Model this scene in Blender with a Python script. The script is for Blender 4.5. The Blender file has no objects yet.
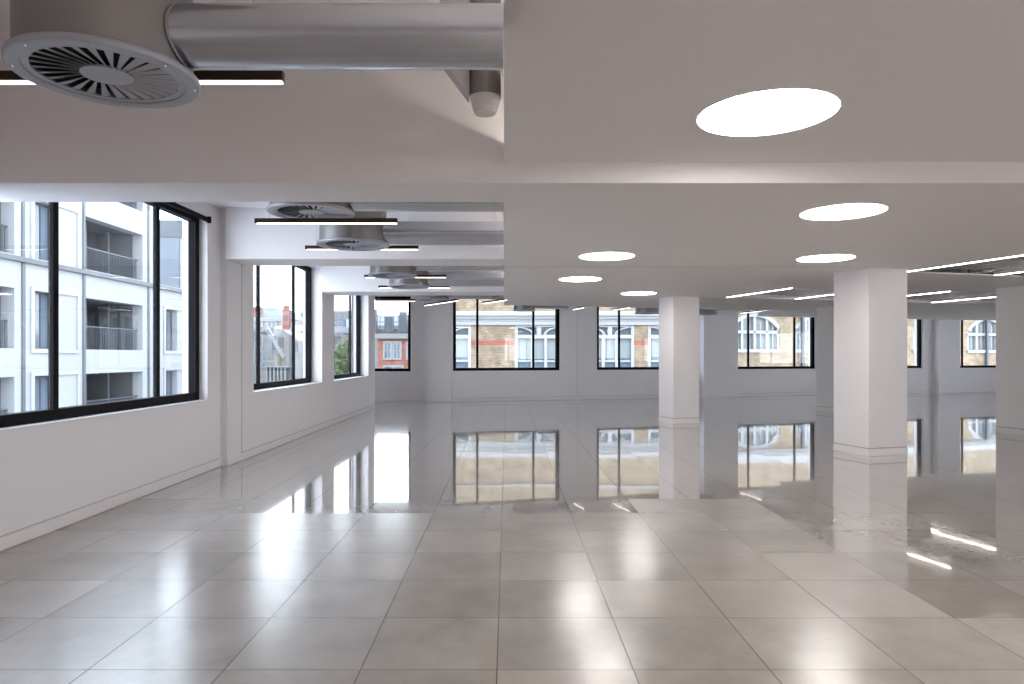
import bpy, bmesh, math, random
from mathutils import Vector, Matrix
random.seed(7)
C = bpy.context.scene.collection
TH = math.radians(15.65); CS, SN = math.cos(TH), math.sin(TH)
def R(s, t): return (CS*s - SN*t, SN*s + CS*t)      # the turned grid of the far facade

# ------------------------------------------------------------------ materials
def mat(name, col, rough=0.6, metal=0.0, noise=0.0, nscale=3.0, bump=0.0, emit=None, estr=0, spec=0.5, aniso=0):
    m = bpy.data.materials.new(name); m.use_nodes = True
    nt = m.node_tree; b = nt.nodes['Principled BSDF']
    b.inputs['Base Color'].default_value = (*col, 1); b.inputs['Roughness'].default_value = rough
    b.inputs['Metallic'].default_value = metal; b.inputs['Specular IOR Level'].default_value = spec
    if emit:
        b.inputs['Emission Color'].default_value = (*emit, 1); b.inputs['Emission Strength'].default_value = estr
    if noise or bump:
        tc = nt.nodes.new('ShaderNodeTexCoord'); n = nt.nodes.new('ShaderNodeTexNoise')
        n.inputs['Scale'].default_value = nscale; n.inputs['Detail'].default_value = 5
        nt.links.new(tc.outputs['Object'], n.inputs['Vector'])
        if noise:
            mx = nt.nodes.new('ShaderNodeMix'); mx.data_type = 'RGBA'
            mx.inputs[6].default_value = (*[c*(1-noise) for c in col], 1)
            mx.inputs[7].default_value = (*[min(1, c*(1+noise)) for c in col], 1)
            nt.links.new(n.outputs['Fac'], mx.inputs[0]); nt.links.new(mx.outputs[2], b.inputs['Base Color'])
        if bump:
            bp = nt.nodes.new('ShaderNodeBump'); bp.inputs['Strength'].default_value = bump; bp.inputs['Distance'].default_value = .01
            nt.links.new(n.outputs['Fac'], bp.inputs['Height']); nt.links.new(bp.outputs['Normal'], b.inputs['Normal'])
    return m
M = {}
M['paint'] = mat('white_wall_paint', (.80, .77, .78), .55, noise=.015, nscale=1.5)
M['ceil'] = mat('white_ceiling_paint', (.905, .88, .895), .7, noise=.012, nscale=1.2)
M['skirt'] = mat('skirting_paint', (.80, .765, .77), .4, noise=.01)
M['joint'] = mat('shadow_gap', (0.450, 0.405, 0.390), .8, noise=.05)
M['frame'] = mat('black_aluminium', (.005, .004, .006), .6, noise=.1, spec=.12)
M['mullion'] = mat('black_mullion', (.005, .004, .006), .6, noise=.1, spec=.12)
M['steel'] = mat('galvanised_silver', (.60, .63, .70), .24, .92, noise=.08, nscale=2.0)
M['drum'] = mat('painted_silver', (0.294, 0.276, 0.276), .42, .55, noise=.05, nscale=2.0)
M['plate'] = mat('grille_grey_paint', (.40, .41, .46), .4, .25, noise=.03)
M['dark'] = mat('plenum_black', (.012, .012, .014), .8, noise=.1)
M['brown'] = mat('bronze_anodised', (.045, .026, .02), .4, .3, noise=.1)
M['lamp'] = mat('round_light_diffuser', (.9, .9, .9), .5, emit=(1, .955, .925), estr=8.0)
M['bar'] = mat('linear_light_diffuser', (.9, .9, .9), .5, emit=(1, .86, .72), estr=2.2)
M['strip'] = mat('strip_light_diffuser', (.9, .9, .9), .5, emit=(1, .93, .86), estr=12)
M['led'] = mat('cove_led', (.9, .9, .9), .5, emit=(1, .90, .78), estr=22)
M['slat'] = mat('grey_baffle', (.55, .55, .57), .45, .4, noise=.05)
M['rail'] = mat('dark_railing', (.05, .055, .07), .5, noise=.1)
M['pc'] = mat('white_precast_concrete', (0.278, 0.282, 0.289), .7, noise=.03, nscale=.8, bump=.05)
M['pcgrey'] = mat('grey_ledge_metal', (0.071, 0.078, 0.086), .5, noise=.05)
M['extwhite'] = mat('white_window_paint', (0.304, 0.304, 0.304), .55, noise=.02)
M['stone'] = mat('white_stucco', (0.237, 0.237, 0.234), .7, noise=.05, nscale=1)
M['blind'] = mat('pale_blind', (0.205, 0.218, 0.218), .8, noise=.03)
M['extglass'] = mat('dark_window_glass', (.10, .14, .17), .08, noise=.25, nscale=.7)
M['blueglass'] = mat('blue_window_glass', (0.098, 0.123, 0.154), .1, noise=.3, nscale=.5)
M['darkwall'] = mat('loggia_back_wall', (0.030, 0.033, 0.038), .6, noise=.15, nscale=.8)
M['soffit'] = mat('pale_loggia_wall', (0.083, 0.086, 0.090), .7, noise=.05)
M['roofgrey'] = mat('slate_roof', (0.091, 0.099, 0.114), .6, noise=.15, nscale=2)
M['beige'] = mat('beige_render', (0.242, 0.219, 0.188), .8, noise=.08, nscale=1)
M['tower'] = mat('blue_tower_cladding', (0.084, 0.140, 0.231), .4, noise=.2)
M['pale_ground'] = mat('pale_bounce_paving', (0.552, 0.552, 0.570), .9, noise=.2)  # unseen ground, kept pale to bounce daylight up onto the ceilings
M['leaf'] = mat('leaf_green', (.10, .16, .05), .7, noise=.4, nscale=2)
M['bark'] = mat('bark', (.12, .09, .07), .9, noise=.3)
M['roof_red'] = mat('terracotta', (0.193, 0.070, 0.049), .8, noise=.1)

def brick(name, c1, c2, mortar, scale=1.0, axis='X'):
    m = bpy.data.materials.new(name); m.use_nodes = True
    nt = m.node_tree; b = nt.nodes['Principled BSDF']; b.inputs['Roughness'].default_value = .85
    tc = nt.nodes.new('ShaderNodeTexCoord'); mp = nt.nodes.new('ShaderNodeMapping')
    mp.inputs['Rotation'].default_value = (math.radians(90), 0, 0)
    bt = nt.nodes.new('ShaderNodeTexBrick')
    bt.inputs['Color1'].default_value = (*c1, 1); bt.inputs['Color2'].default_value = (*c2, 1); bt.inputs['Mortar'].default_value = (*mortar, 1)
    bt.inputs['Scale'].default_value = scale; bt.inputs['Brick Width'].default_value = .24; bt.inputs['Row Height'].default_value = .08
    bt.inputs['Mortar Size'].default_value = .012; bt.inputs['Bias'].default_value = -.1
    nz = nt.nodes.new('ShaderNodeTexNoise'); nz.inputs['Scale'].default_value = 1.7; nz.inputs['Detail'].default_value = 8; nz.inputs['Roughness'].default_value = .75
    mx = nt.nodes.new('ShaderNodeMix'); mx.data_type = 'RGBA'; mx.blend_type = 'MULTIPLY'; mx.inputs[0].default_value = .8
    rp = nt.nodes.new('ShaderNodeValToRGB'); rp.color_ramp.elements[0].position = .3; rp.color_ramp.elements[0].color = (.45, .38, .32, 1)
    rp.color_ramp.elements[1].position = .6; rp.color_ramp.elements[1].color = (1.45, 1.42, 1.38, 1)
    L = nt.links.new
    L(tc.outputs['Object'], mp.inputs['Vector']); L(mp.outputs['Vector'], bt.inputs['Vector']); L(tc.outputs['Object'], nz.inputs['Vector'])
    L(nz.outputs['Fac'], rp.inputs['Fac']); L(bt.outputs['Color'], mx.inputs[6]); L(rp.outputs['Color'], mx.inputs[7]); L(mx.outputs[2], b.inputs['Base Color'])
    return m
M['yellowbrick'] = brick('yellow_stock_brick', (.21, .150, .088), (.12, .084, .05), (.25, .21, .165))
M['redband'] = brick('red_brick_band', (.27, .06, .042), (.22, .05, .036), (.24, .11, .085))
M['redbrick'] = brick('red_brick', (.34, .115, .08), (.29, .09, .065), (.32, .18, .14))

def glass():
    m = bpy.data.materials.new('window_pane_glass'); m.use_nodes = True
    nt = m.node_tree; nt.nodes.clear(); L = nt.links.new
    o = nt.nodes.new('ShaderNodeOutputMaterial'); mx = nt.nodes.new('ShaderNodeMixShader')
    t = nt.nodes.new('ShaderNodeBsdfTransparent'); t.inputs['Color'].default_value = (.985, .995, .99, 1)
    g = nt.nodes.new('ShaderNodeBsdfGlossy'); g.inputs['Roughness'].default_value = .0
    # Schlick reflectance, the same from both sides of the pane
    geo = nt.nodes.new('ShaderNodeNewGeometry'); d = nt.nodes.new('ShaderNodeVectorMath'); d.operation = 'DOT_PRODUCT'
    L(geo.outputs['Normal'], d.inputs[0]); L(geo.outputs['Incoming'], d.inputs[1])
    def mth(op, a, b_=None):
        n = nt.nodes.new('ShaderNodeMath'); n.operation = op
        for i, q in enumerate((a, b_)):
            if q is None: continue
            if isinstance(q, (int, float)): n.inputs[i].default_value = q
            else: L(q, n.inputs[i])
        return n.outputs[0]
    f0 = mth('POWER', mth('SUBTRACT', 1.0, mth('ABSOLUTE', d.outputs['Value'])), 5.0)
    fv = mth('ADD', mth('MULTIPLY', f0, .9), .03)
    L(fv, mx.inputs[0]); L(t.outputs[0], mx.inputs[1]); L(g.outputs[0], mx.inputs[2]); L(mx.outputs[0], o.inputs[0])
    return m
M['glass'] = glass()

def floor_mat():
    m = bpy.data.materials.new('polished_concrete_tiles'); m.use_nodes = True
    nt = m.node_tree; b = nt.nodes['Principled BSDF']; L = nt.links.new; N = nt.nodes.new
    geo = N('ShaderNodeNewGeometry')
    sub = N('ShaderNodeVectorMath'); sub.operation = 'SUBTRACT'; sub.inputs[1].default_value = (-.044, .009, 0)
    div = N('ShaderNodeVectorMath'); div.operation = 'DIVIDE'; div.inputs[1].default_value = (.6, .6, 1)
    L(geo.outputs['Position'], sub.inputs[0]); L(sub.outputs[0], div.inputs[0])
    fl = N('ShaderNodeVectorMath'); fl.operation = 'FLOOR'; L(div.outputs[0], fl.inputs[0])
    fr = N('ShaderNodeVectorMath'); fr.operation = 'FRACTION'; L(div.outputs[0], fr.inputs[0])
    sep = N('ShaderNodeSeparateXYZ'); L(fr.outputs[0], sep.inputs[0])
    def edge(sock, w):
        a = N('ShaderNodeMath'); a.operation = 'SUBTRACT'; a.inputs[1].default_value = .5; L(sock, a.inputs[0])
        c = N('ShaderNodeMath'); c.operation = 'ABSOLUTE'; L(a.outputs[0], c.inputs[0])
        d = N('ShaderNodeMath'); d.operation = 'GREATER_THAN'; d.inputs[1].default_value = .5 - w; L(c.outputs[0], d.inputs[0])
        return d.outputs[0]
    ex = edge(sep.outputs[0], .0050); ey = edge(sep.outputs[1], .0042)
    mxe = N('ShaderNodeMath'); mxe.operation = 'MAXIMUM'; L(ex, mxe.inputs[0]); L(ey, mxe.inputs[1])
    wn = N('ShaderNodeTexWhiteNoise'); wn.noise_dimensions = '2D'; L(fl.outputs[0], wn.inputs['Vector'])
    # tile tone + cloudy mottling
    nz = N('ShaderNodeTexNoise'); nz.inputs['Scale'].default_value = 2.2; nz.inputs['Detail'].default_value = 8; nz.inputs['Roughness'].default_value = .65
    L(geo.outputs['Position'], nz.inputs['Vector'])
    cr = N('ShaderNodeValToRGB'); cr.color_ramp.elements[0].position = .3; cr.color_ramp.elements[1].position = .7
    cr.color_ramp.elements[0].color = (.29, .262, .235, 1); cr.color_ramp.elements[1].color = (.41, .375, .34, 1)
    L(nz.outputs['Fac'], cr.inputs['Fac'])
    tone = N('ShaderNodeMapRange'); tone.inputs[3].default_value = .90; tone.inputs[4].default_value = 1.08; L(wn.outputs['Value'], tone.inputs[0])
    mul = N('ShaderNodeVectorMath'); mul.operation = 'SCALE'; L(cr.outputs['Color'], mul.inputs[0]); L(tone.outputs[0], mul.inputs['Scale'])
    mix = N('ShaderNodeMix'); mix.data_type = 'RGBA'; mix.inputs[7].default_value = (.075, .065, .06, 1)
    L(mxe.outputs[0], mix.inputs[0]); L(mul.outputs[0], mix.inputs[6]); L(mix.outputs[2], b.inputs['Base Color'])
    # small laying tilt per tile
    s1 = N('ShaderNodeVectorMath'); s1.operation = 'SUBTRACT'; s1.inputs[1].default_value = (.5, .5, .5); L(wn.outputs['Color'], s1.inputs[0])
    s2 = N('ShaderNodeVectorMath'); s2.operation = 'MULTIPLY'; s2.inputs[1].default_value = (.0020, .0036, 0); L(s1.outputs[0], s2.inputs[0])
    s3 = N('ShaderNodeVectorMath'); s3.operation = 'ADD'; s3.inputs[1].default_value = (0, 0, 1); L(s2.outputs[0], s3.inputs[0])
    s4 = N('ShaderNodeVectorMath'); s4.operation = 'NORMALIZE'; L(s3.outputs[0], s4.inputs[0])
    L(s4.outputs[0], b.inputs['Normal'])
    rr = N('ShaderNodeMapRange'); rr.inputs[3].default_value = .24; rr.inputs[4].default_value = .30; L(wn.outputs['Value'], rr.inputs[0])
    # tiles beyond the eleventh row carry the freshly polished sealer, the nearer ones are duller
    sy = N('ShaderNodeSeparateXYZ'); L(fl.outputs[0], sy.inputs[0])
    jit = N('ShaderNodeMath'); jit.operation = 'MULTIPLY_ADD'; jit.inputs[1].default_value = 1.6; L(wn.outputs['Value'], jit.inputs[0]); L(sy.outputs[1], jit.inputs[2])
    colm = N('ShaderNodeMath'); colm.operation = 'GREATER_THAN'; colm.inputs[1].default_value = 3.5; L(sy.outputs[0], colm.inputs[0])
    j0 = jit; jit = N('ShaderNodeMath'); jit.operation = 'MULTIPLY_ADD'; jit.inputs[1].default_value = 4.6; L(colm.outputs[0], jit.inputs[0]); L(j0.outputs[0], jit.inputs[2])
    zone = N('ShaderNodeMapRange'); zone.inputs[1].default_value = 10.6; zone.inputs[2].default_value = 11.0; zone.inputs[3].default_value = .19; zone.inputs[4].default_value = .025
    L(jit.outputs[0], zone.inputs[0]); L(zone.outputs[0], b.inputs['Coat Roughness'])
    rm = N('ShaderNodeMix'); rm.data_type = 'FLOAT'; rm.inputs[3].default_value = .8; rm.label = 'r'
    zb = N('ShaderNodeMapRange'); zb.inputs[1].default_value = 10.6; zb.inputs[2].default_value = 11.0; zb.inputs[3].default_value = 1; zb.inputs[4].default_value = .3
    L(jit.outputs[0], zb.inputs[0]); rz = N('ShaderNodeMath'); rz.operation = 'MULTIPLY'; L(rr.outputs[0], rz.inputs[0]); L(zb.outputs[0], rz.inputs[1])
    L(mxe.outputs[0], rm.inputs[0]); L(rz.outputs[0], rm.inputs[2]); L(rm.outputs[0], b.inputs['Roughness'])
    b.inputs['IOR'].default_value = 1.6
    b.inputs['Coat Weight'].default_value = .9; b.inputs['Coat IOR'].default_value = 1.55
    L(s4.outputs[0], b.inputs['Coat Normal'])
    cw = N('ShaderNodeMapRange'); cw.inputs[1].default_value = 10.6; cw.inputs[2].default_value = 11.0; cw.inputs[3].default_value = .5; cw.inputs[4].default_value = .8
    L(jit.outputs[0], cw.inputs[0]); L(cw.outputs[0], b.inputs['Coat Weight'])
    return m
M['floor'] = floor_mat()

# ------------------------------------------------------------------ geometry helpers
def mesh(name, bm, m, parent=None, smooth=False, bevel=0):
    bmesh.ops.recalc_face_normals(bm, faces=bm.faces)
    me = bpy.data.meshes.new(name); bm.to_mesh(me); bm.free()
    o = bpy.data.objects.new(name, me); C.objects.link(o)
    if m: me.materials.append(M[m] if isinstance(m, str) else m)
    if smooth:
        for p in me.polygons: p.use_smooth = True
        md = o.modifiers.new('es', 'EDGE_SPLIT'); md.split_angle = math.radians(40)
    if bevel:
        md = o.modifiers.new('bv', 'BEVEL'); md.width = bevel; md.segments = 2; md.limit_method = 'ANGLE'
    if parent: o.parent = parent
    return o
def box(bm, x0, x1, y0, y1, z0, z1, fr=None):
    """fr maps local (x,y) to world (x,y)"""
    fr = fr or (lambda x, y: (x, y))
    v = [bm.verts.new((*fr(x, y), z)) for z in (z0, z1) for x, y in ((x0, y0), (x1, y0), (x1, y1), (x0, y1))]
    for f in ((0, 1, 2, 3), (4, 5, 6, 7), (0, 1, 5, 4), (1, 2, 6, 5), (2, 3, 7, 6), (3, 0, 4, 7)):
        bm.faces.new([v[i] for i in f])
def boxes(name, lst, m, parent=None, fr=None, bevel=0, sep=False):
    if sep: return [boxes(name, [b], m, parent, fr, bevel) for b in lst][-1]
    bm = bmesh.new()
    for b in lst: box(bm, *b, fr=fr)
    return mesh(name, bm, m, parent, bevel=bevel)
def empty(name, loc=(0, 0, 0), label=None, cat=None, group=None, kind=None):
    o = bpy.data.objects.new(name, None); C.objects.link(o); o.location = loc; o.empty_display_size = .1
    tag(o, label, cat, group, kind); return o
def tag(o, label=None, cat=None, group=None, kind=None):
    for k, v in (('label', label), ('category', cat), ('group', group), ('kind', kind)):
        if v: o[k] = v
    return o
def lathe(bm, prof, n=48, cx=0, cy=0, cz=0, closed=True):
    rings = []
    for r, z in prof:
        rings.append([bm.verts.new((cx + r*math.cos(2*math.pi*k/n), cy + r*math.sin(2*math.pi*k/n), cz + z)) for k in range(n)] if r > 1e-6
                     else [bm.verts.new((cx, cy, cz + z))])
    for a, b in zip(rings, rings[1:]):
        for k in range(n):
            q = [a[k % len(a)], a[(k+1) % len(a)], b[(k+1) % len(b)], b[k % len(b)]]
            u = []
            for v in q:
                if v not in u: u.append(v)
            if len(u) > 2: bm.faces.new(u)
def tube(bm, p, q, r, n=32, cap=True):
    p, q = Vector(p), Vector(q); d = (q-p).normalized()
    a = d.orthogonal().normalized(); b = d.cross(a)
    A = [bm.verts.new(p + r*(a*math.cos(2*math.pi*k/n) + b*math.sin(2*math.pi*k/n))) for k in range(n)]
    B = [bm.verts.new(q + r*(a*math.cos(2*math.pi*k/n) + b*math.sin(2*math.pi*k/n))) for k in range(n)]
    for k in range(n): bm.faces.new((A[k], A[(k+1) % n], B[(k+1) % n], B[k]))
    if cap: bm.faces.new(A); bm.faces.new(B[::-1])
def copy_tree(o, parent=None):
    c = o.copy(); C.objects.link(c)
    if parent: c.parent = parent
    for ch in list(o.children): copy_tree(ch, c)
    return c
def poly_slab(name, outline, holes, z0, z1, m):
    cu = bpy.data.curves.new(name, 'CURVE'); cu.dimensions = '2D'; cu.fill_mode = 'BOTH'; cu.extrude = (z1-z0)/2
    for pts in [outline] + holes:
        sp = cu.splines.new('POLY'); sp.points.add(len(pts)-1); sp.use_cyclic_u = True
        for i, (x, y) in enumerate(pts): sp.points[i].co = (x, y, 0, 1)
    tmp = bpy.data.objects.new('tmp', cu); C.objects.link(tmp)
    me = bpy.data.meshes.new_from_object(tmp.evaluated_get(bpy.context.evaluated_depsgraph_get()))
    bpy.data.objects.remove(tmp)
    me.name = name; o = bpy.data.objects.new(name, me); C.objects.link(o); o.location.z = (z0+z1)/2
    me.materials.clear(); me.materials.append(M[m]); return o

# ------------------------------------------------------------------ camera
cam = bpy.data.objects.new('camera', bpy.data.cameras.new('camera')); C.objects.link(cam)
cam.location = (0, 0, 1.38); cam.rotation_euler = (math.radians(90), 0, 0)
cam.data.lens = 24.05; cam.data.sensor_width = 36; cam.data.shift_x = 5/1024; cam.data.shift_y = 14/1024
cam.data.clip_end = 500
bpy.context.scene.camera = cam

# ------------------------------------------------------------------ shell
HEAD = 3.2; SLAB = 3.22
SHELL = [(-3.88, -6.35), (21.3, -6.35), (21.3, 27.35), (-2.0, 20.85), (-2.4, 21.2), (-4.72, 21.2), (-4.06, 17.85), (-3.88, 17.85)]
tag(poly_slab('floor', SHELL, [], -.3, 0, 'floor'), kind='structure')
tag(poly_slab('ceiling', [(-3.88, 5.0), (21.3, 5.0)] + SHELL[2:], [], SLAB, 3.9, 'ceil'), kind='structure')
tag(boxes('ceiling_high', [(-3.88, 21.3, -6.35, 5.0, 3.62, 3.9)], 'ceil'), kind='structure')

WIN_MULL = (.9, 2.6)
def wall(name, fr, x0, x1, th, wins, z1, sign=1):
    """wall in a local frame: runs along x, inner face at y=0, body outward to y=th*sign; wins=[(a,b,sill,head)]"""
    L = []; y0, y1 = sorted((0, th*sign)); cur = x0
    for a, b, s, h in wins:
        if a > cur: L.append((cur, a, y0, y1, 0, z1))
        L.append((a, b, y0, y1, 0, s)); L.append((a, b, y0, y1, h, z1)); cur = b
    if cur < x1: L.append((cur, x1, y0, y1, 0, z1))
    return tag(boxes(name, L, 'paint', fr=fr), kind='structure')
wn = [0]
def window(fr, a, b, s, h, mulls, rec, sign=1, fw=.09, blind=False):
    wn[0] += 1
    e = empty('window_%d' % wn[0], (*fr((a+b)/2, rec*sign), s), kind='structure')
    inv = Matrix.Translation(-Vector(e.location))
    def P(name, lst, m, bev=0):
        o = boxes(name, lst, m, e, fr=fr, bevel=bev); o.data.transform(inv); return o
    ya, yb = sorted((rec*sign, (rec+.09)*sign)); yg = (rec+.055)*sign
    g = .002
    P('window_frame', [(a+g, b-g, ya, yb, s+g, s+.10), (a+g, b-g, ya, yb, h-.08, h-g), (a+g, a+fw, ya, yb, s+.10, h-.08), (b-fw, b-g, ya, yb, s+.10, h-.08)], 'frame')
    xs = [a+fw]
    for m_ in mulls:
        P('mullion', [(m_-.034, m_+.034, (ya+yb)/2-.02, (ya+yb)/2+.02, s+.10, h-.08)], 'mullion'); xs += [m_-.036, m_+.036]
    xs.append(b-fw)
    for k in range(0, len(xs), 2):
        P('pane', [(xs[k], xs[k+1], yg-.004, yg+.004, s+.10, h-.08)], 'glass')
    if rec > .03:
        ys = sorted((.0, rec*sign)); yo = -.012*sign
        P('sill', [(a+g, b-g, min(ys[0], yo), max(ys[1], yo), s-.0, s+.012)], 'skirt')
    return e
# left walls: local x = world Y, local y = -X  (outward is -X)
def FL(X0): return lambda x, y: (X0 - y, x)
FA, FB = FL(-3.58), FL(-3.50)
LW = [(4.70, 8.18)]
wall('wall_left_near', FA, -6.0, 8.55, .30, [(a, b, .846, 3.05) for a, b in LW], 3.62)
for a, b in LW: window(FA, a, b, .846, 3.05, (a+.92, a+2.57), .10)
LW2 = [(9.45, 12.95, (10.29, 11.99)), (13.85, 17.28, (14.72, 16.32))]
wall('wall_left_far', FB, 8.55, 18.1, .36, [(a, b, .87, 3.05) for a, b, _ in LW2], 3.3)
for a, b, mu in LW2: window(FB, a, b, .87, 3.05, mu, .20)
# recess wall at the far left, with its own window
FE = lambda x, y: (x, 20.8 + y)
wall('wall_left_end', FE, -4.62, -2.4, .4, [(-4.45, -2.93, .90, HEAD)], 3.3)
window(FE, -4.45, -2.93, .90, HEAD, (), .08)
tag(boxes('wall_left_return', [(0, .1, 0, 1, 0, 3.3)], 'paint', fr=lambda x, y: (-4.06 + x*.6 - .68*y, 17.85 + 3.3*y)), kind='structure')
tag(boxes('wall_back_left', [(-2.4, -1.66, 20.42, 21.2, 0, 3.3)], 'paint'), kind='structure')
tag(boxes('wall_left_cap', [(-4.06, -3.86, 17.85, 18.1, 0, 3.3)], 'paint'), kind='structure')
# turned far wall
FF = lambda x, y: R(x, 20.17 + y)
BW = [(3.97, 7.39, (4.75, 6.54)), (8.62, 12.20, (9.45, 11.25)), (13.2, 16.92, (14.26, 16.12)), (18.06, 21.62, (18.95, 20.75)), (22.70, 26.3, (23.60, 25.4))]
wall('wall_back', FF, 3.93, 27.6, .4, [(a, b, .92, HEAD) for a, b, _ in BW], 3.3)
for a, b, mu in BW: window(FF, a, b, .92, HEAD, mu, .10, fw=.11)
for i, (s0, s1) in enumerate(((12.27, 13.56), (22.02, 23.00))):
    tag(boxes('wall_back_%s' % ('inner', 'outer')[i], [(s0, s1, -.30, 0, 0, 3.22)], 'paint', fr=FF), kind='structure')
FRT = lambda x, y: (20.9 + y, x); FRR = lambda x, y: (x, -6 - y)
RWN = [(a, a+3.5) for a in (-5.2, -.5, 4.2, 8.9, 13.6, 18.3)]; RRN = [(a, a+3.5) for a in (11.1, 15.8)]  # unseen right and rear windows, added to let in more daylight
wall('wall_right', FRT, -6.0, 27.2, .4, [(a, b, .9, 3.1) for a, b in RWN], 3.62)
wall('wall_rear', FRR, -3.88, 20.9, .35, [(a, b, .9, 3.3) for a, b in RRN], 3.62)
for a, b in RWN: window(FRT, a, b, .9, 3.1, (a+.9, a+2.6), .1)
for a, b in RRN: window(FRR, a, b, .9, 3.3, (a+.9, a+2.6), .1)
# skirtings
def skirt(name, lst, fr):
    tag(boxes(name, lst, 'skirt', fr=fr, bevel=.003), kind='structure')
SK = [(-6, 8.55, -.014, 0, .004, .10)]
skirt('baseboard_left_near', SK, FA)
skirt('baseboard_left_far', [(8.536, 18.1, -.014, 0, .004, .10), (8.536, 8.55, 0, .08, .004, .10)], FB)
skirt('baseboard_back', [(3.97, 12.34, -.014, 0, .004, .10), (13.63, 22.09, -.014, 0, .004, .10), (23.09, 27.5, -.014, 0, .004, .10),
                         (12.26, 13.57, -.314, -.30, .004, .10), (22.01, 23.01, -.314, -.30, .004, .10)], FF)
skirt('baseboard_left_end', [(-4.6, -2.4, -.014, 0, .004, .10)], FE)
skirt('baseboard_back_left', [(-2.414, -1.646, -.394, -.38, .004, .10)], FE)
# thin shadow joints above the skirting and between wall panels
tag(boxes('trim_1', [(-6, 8.5, -.004, 0, .102, .108)], 'joint', fr=FA), kind='structure')
tag(boxes('trim_2', [(9.02, 18.05, -.004, 0, .102, .110), (9.02, 9.03, -.004, 0, .11, 3.2)], 'joint', fr=FB), kind='structure')
tag(boxes('trim_3', [(4.0, 12.3, -.004, 0, .102, .112), (13.7, 22.0, -.004, 0, .102, .112), (7.95, 7.957, -.003, 0, .11, 3.2)], 'joint', fr=FF), kind='structure')

# downstand beams
tag(boxes('trim_4', [(-3.93, 20.9, 4.69, 5.27, 2.565, 3.62)], 'ceil', bevel=.006), kind='structure')
tag(boxes('trim_5', [(-3.50, -.041, 8.50, 9.15, 2.585, SLAB)], 'ceil', bevel=.006), kind='structure')
tag(boxes('trim_6', [(-3.50, -.060, 12.80, 13.60, 2.585, SLAB)], 'ceil', bevel=.006), kind='structure')

# low ceiling rafts (open above), with openings cut to the turned grid
def K(Y): return -.0044*Y
def hole(s0, s1, t0, t1): return [R(s0, t0), R(s1, t0), R(s1, t1), R(s0, t1)]
HOLES = [(8.22, 11.2, 5.9, 8.02), (8.22, 11.2, 10.42, 12.5), (11.5, 14.8, 10.15, 12.45)]
def fascia(bm, y0, y1, z0, z1):
    v = [bm.verts.new(p) for p in ((K(y0), y0, z0), (K(y0)+.012, y0, z0), (K(y1)+.012, y1, z0), (K(y1), y1, z0),
                                   (K(y0), y0, z1), (K(y0)+.012, y0, z1), (K(y1)+.012, y1, z1), (K(y1), y1, z1))]
    for f in ((0, 1, 2, 3), (4, 5, 6, 7), (0, 1, 5, 4), (1, 2, 6, 5), (2, 3, 7, 6), (3, 0, 4, 7)): bm.faces.new([v[i] for i in f])
def join_bm(o, bm):
    b2 = bmesh.new(); b2.from_mesh(o.data)
    off = o.location.z
    for v in bm.verts: v.co.z -= off
    tmp = bpy.data.meshes.new('t'); bm.to_mesh(tmp); bm.free(); b2.from_mesh(tmp)
    b2.to_mesh(o.data); b2.free()
RA = 2.71; RB = 2.60
o = poly_slab('ceiling_low_near', [(K(-6), -6), (20.9, -6), (20.9, 4.69), (K(4.69), 4.69)], [], RA, RA+.02, 'ceil')
bm = bmesh.new(); fascia(bm, -6, 4.69, RA+.021, RA+.12); join_bm(o, bm); tag(o, kind='structure')
far = [R(13.1, 15.75), R(13.1, 18.2), (20.9, (18.2 + SN*20.9)/CS)]
left_far = (K(16.34), (15.75 + SN*K(16.34))/CS)
o = poly_slab('ceiling_low_far', [(K(5.27), 5.27), (20.9, 5.27), far[2], far[1], far[0], left_far], [hole(*h) for h in HOLES], RB, RB+.02, 'ceil')
bm = bmesh.new(); fascia(bm, 5.27, left_far[1], RB+.021, RB+.12)
box(bm, left_far[0]*CS+left_far[1]*SN, 13.1, 15.737, 15.749, RB+.021, RB+.14, fr=R)
box(bm, 13.102, 13.114, 15.75, 18.19, RB+.021, RB+.14, fr=R)
join_bm(o, bm); tag(o, kind='structure')
tag(boxes('trim_7', [(.0, 4.75, 9.36, 9.368, RB-.002, RB)], 'joint'), kind='structure')

# ------------------------------------------------------------------ columns
def column(s, t, w, label, top=RB):
    x, y = R(s, t); e = empty('column', (x, y, 0), label, 'column', 'square columns')
    e.rotation_euler = (0, 0, TH)
    boxes('shaft', [(0, w, 0, w, .115, top)], 'paint', e, bevel=.004)
    boxes('skirting', [(-.004, w+.004, -.004, w+.004, 0, .10)], 'skirt', e, bevel=.003)
    boxes('shadow_gap', [(.006, w-.006, .006, w-.006, .10, .115)], 'joint', e)
    return e
column(7.31, 7.70, .66, 'large square white column under the corner of the louvred ceiling opening, nearest whole column')
column(7.02, 12.51, .60, 'slim square white column standing in front of the brick-view window, left of the big column')
column(11.85, 8.87, .66, 'square white column cut off by the right edge of the picture')
column(12.24, 14.0, .60, 'distant white column half hidden behind the large square column')

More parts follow.
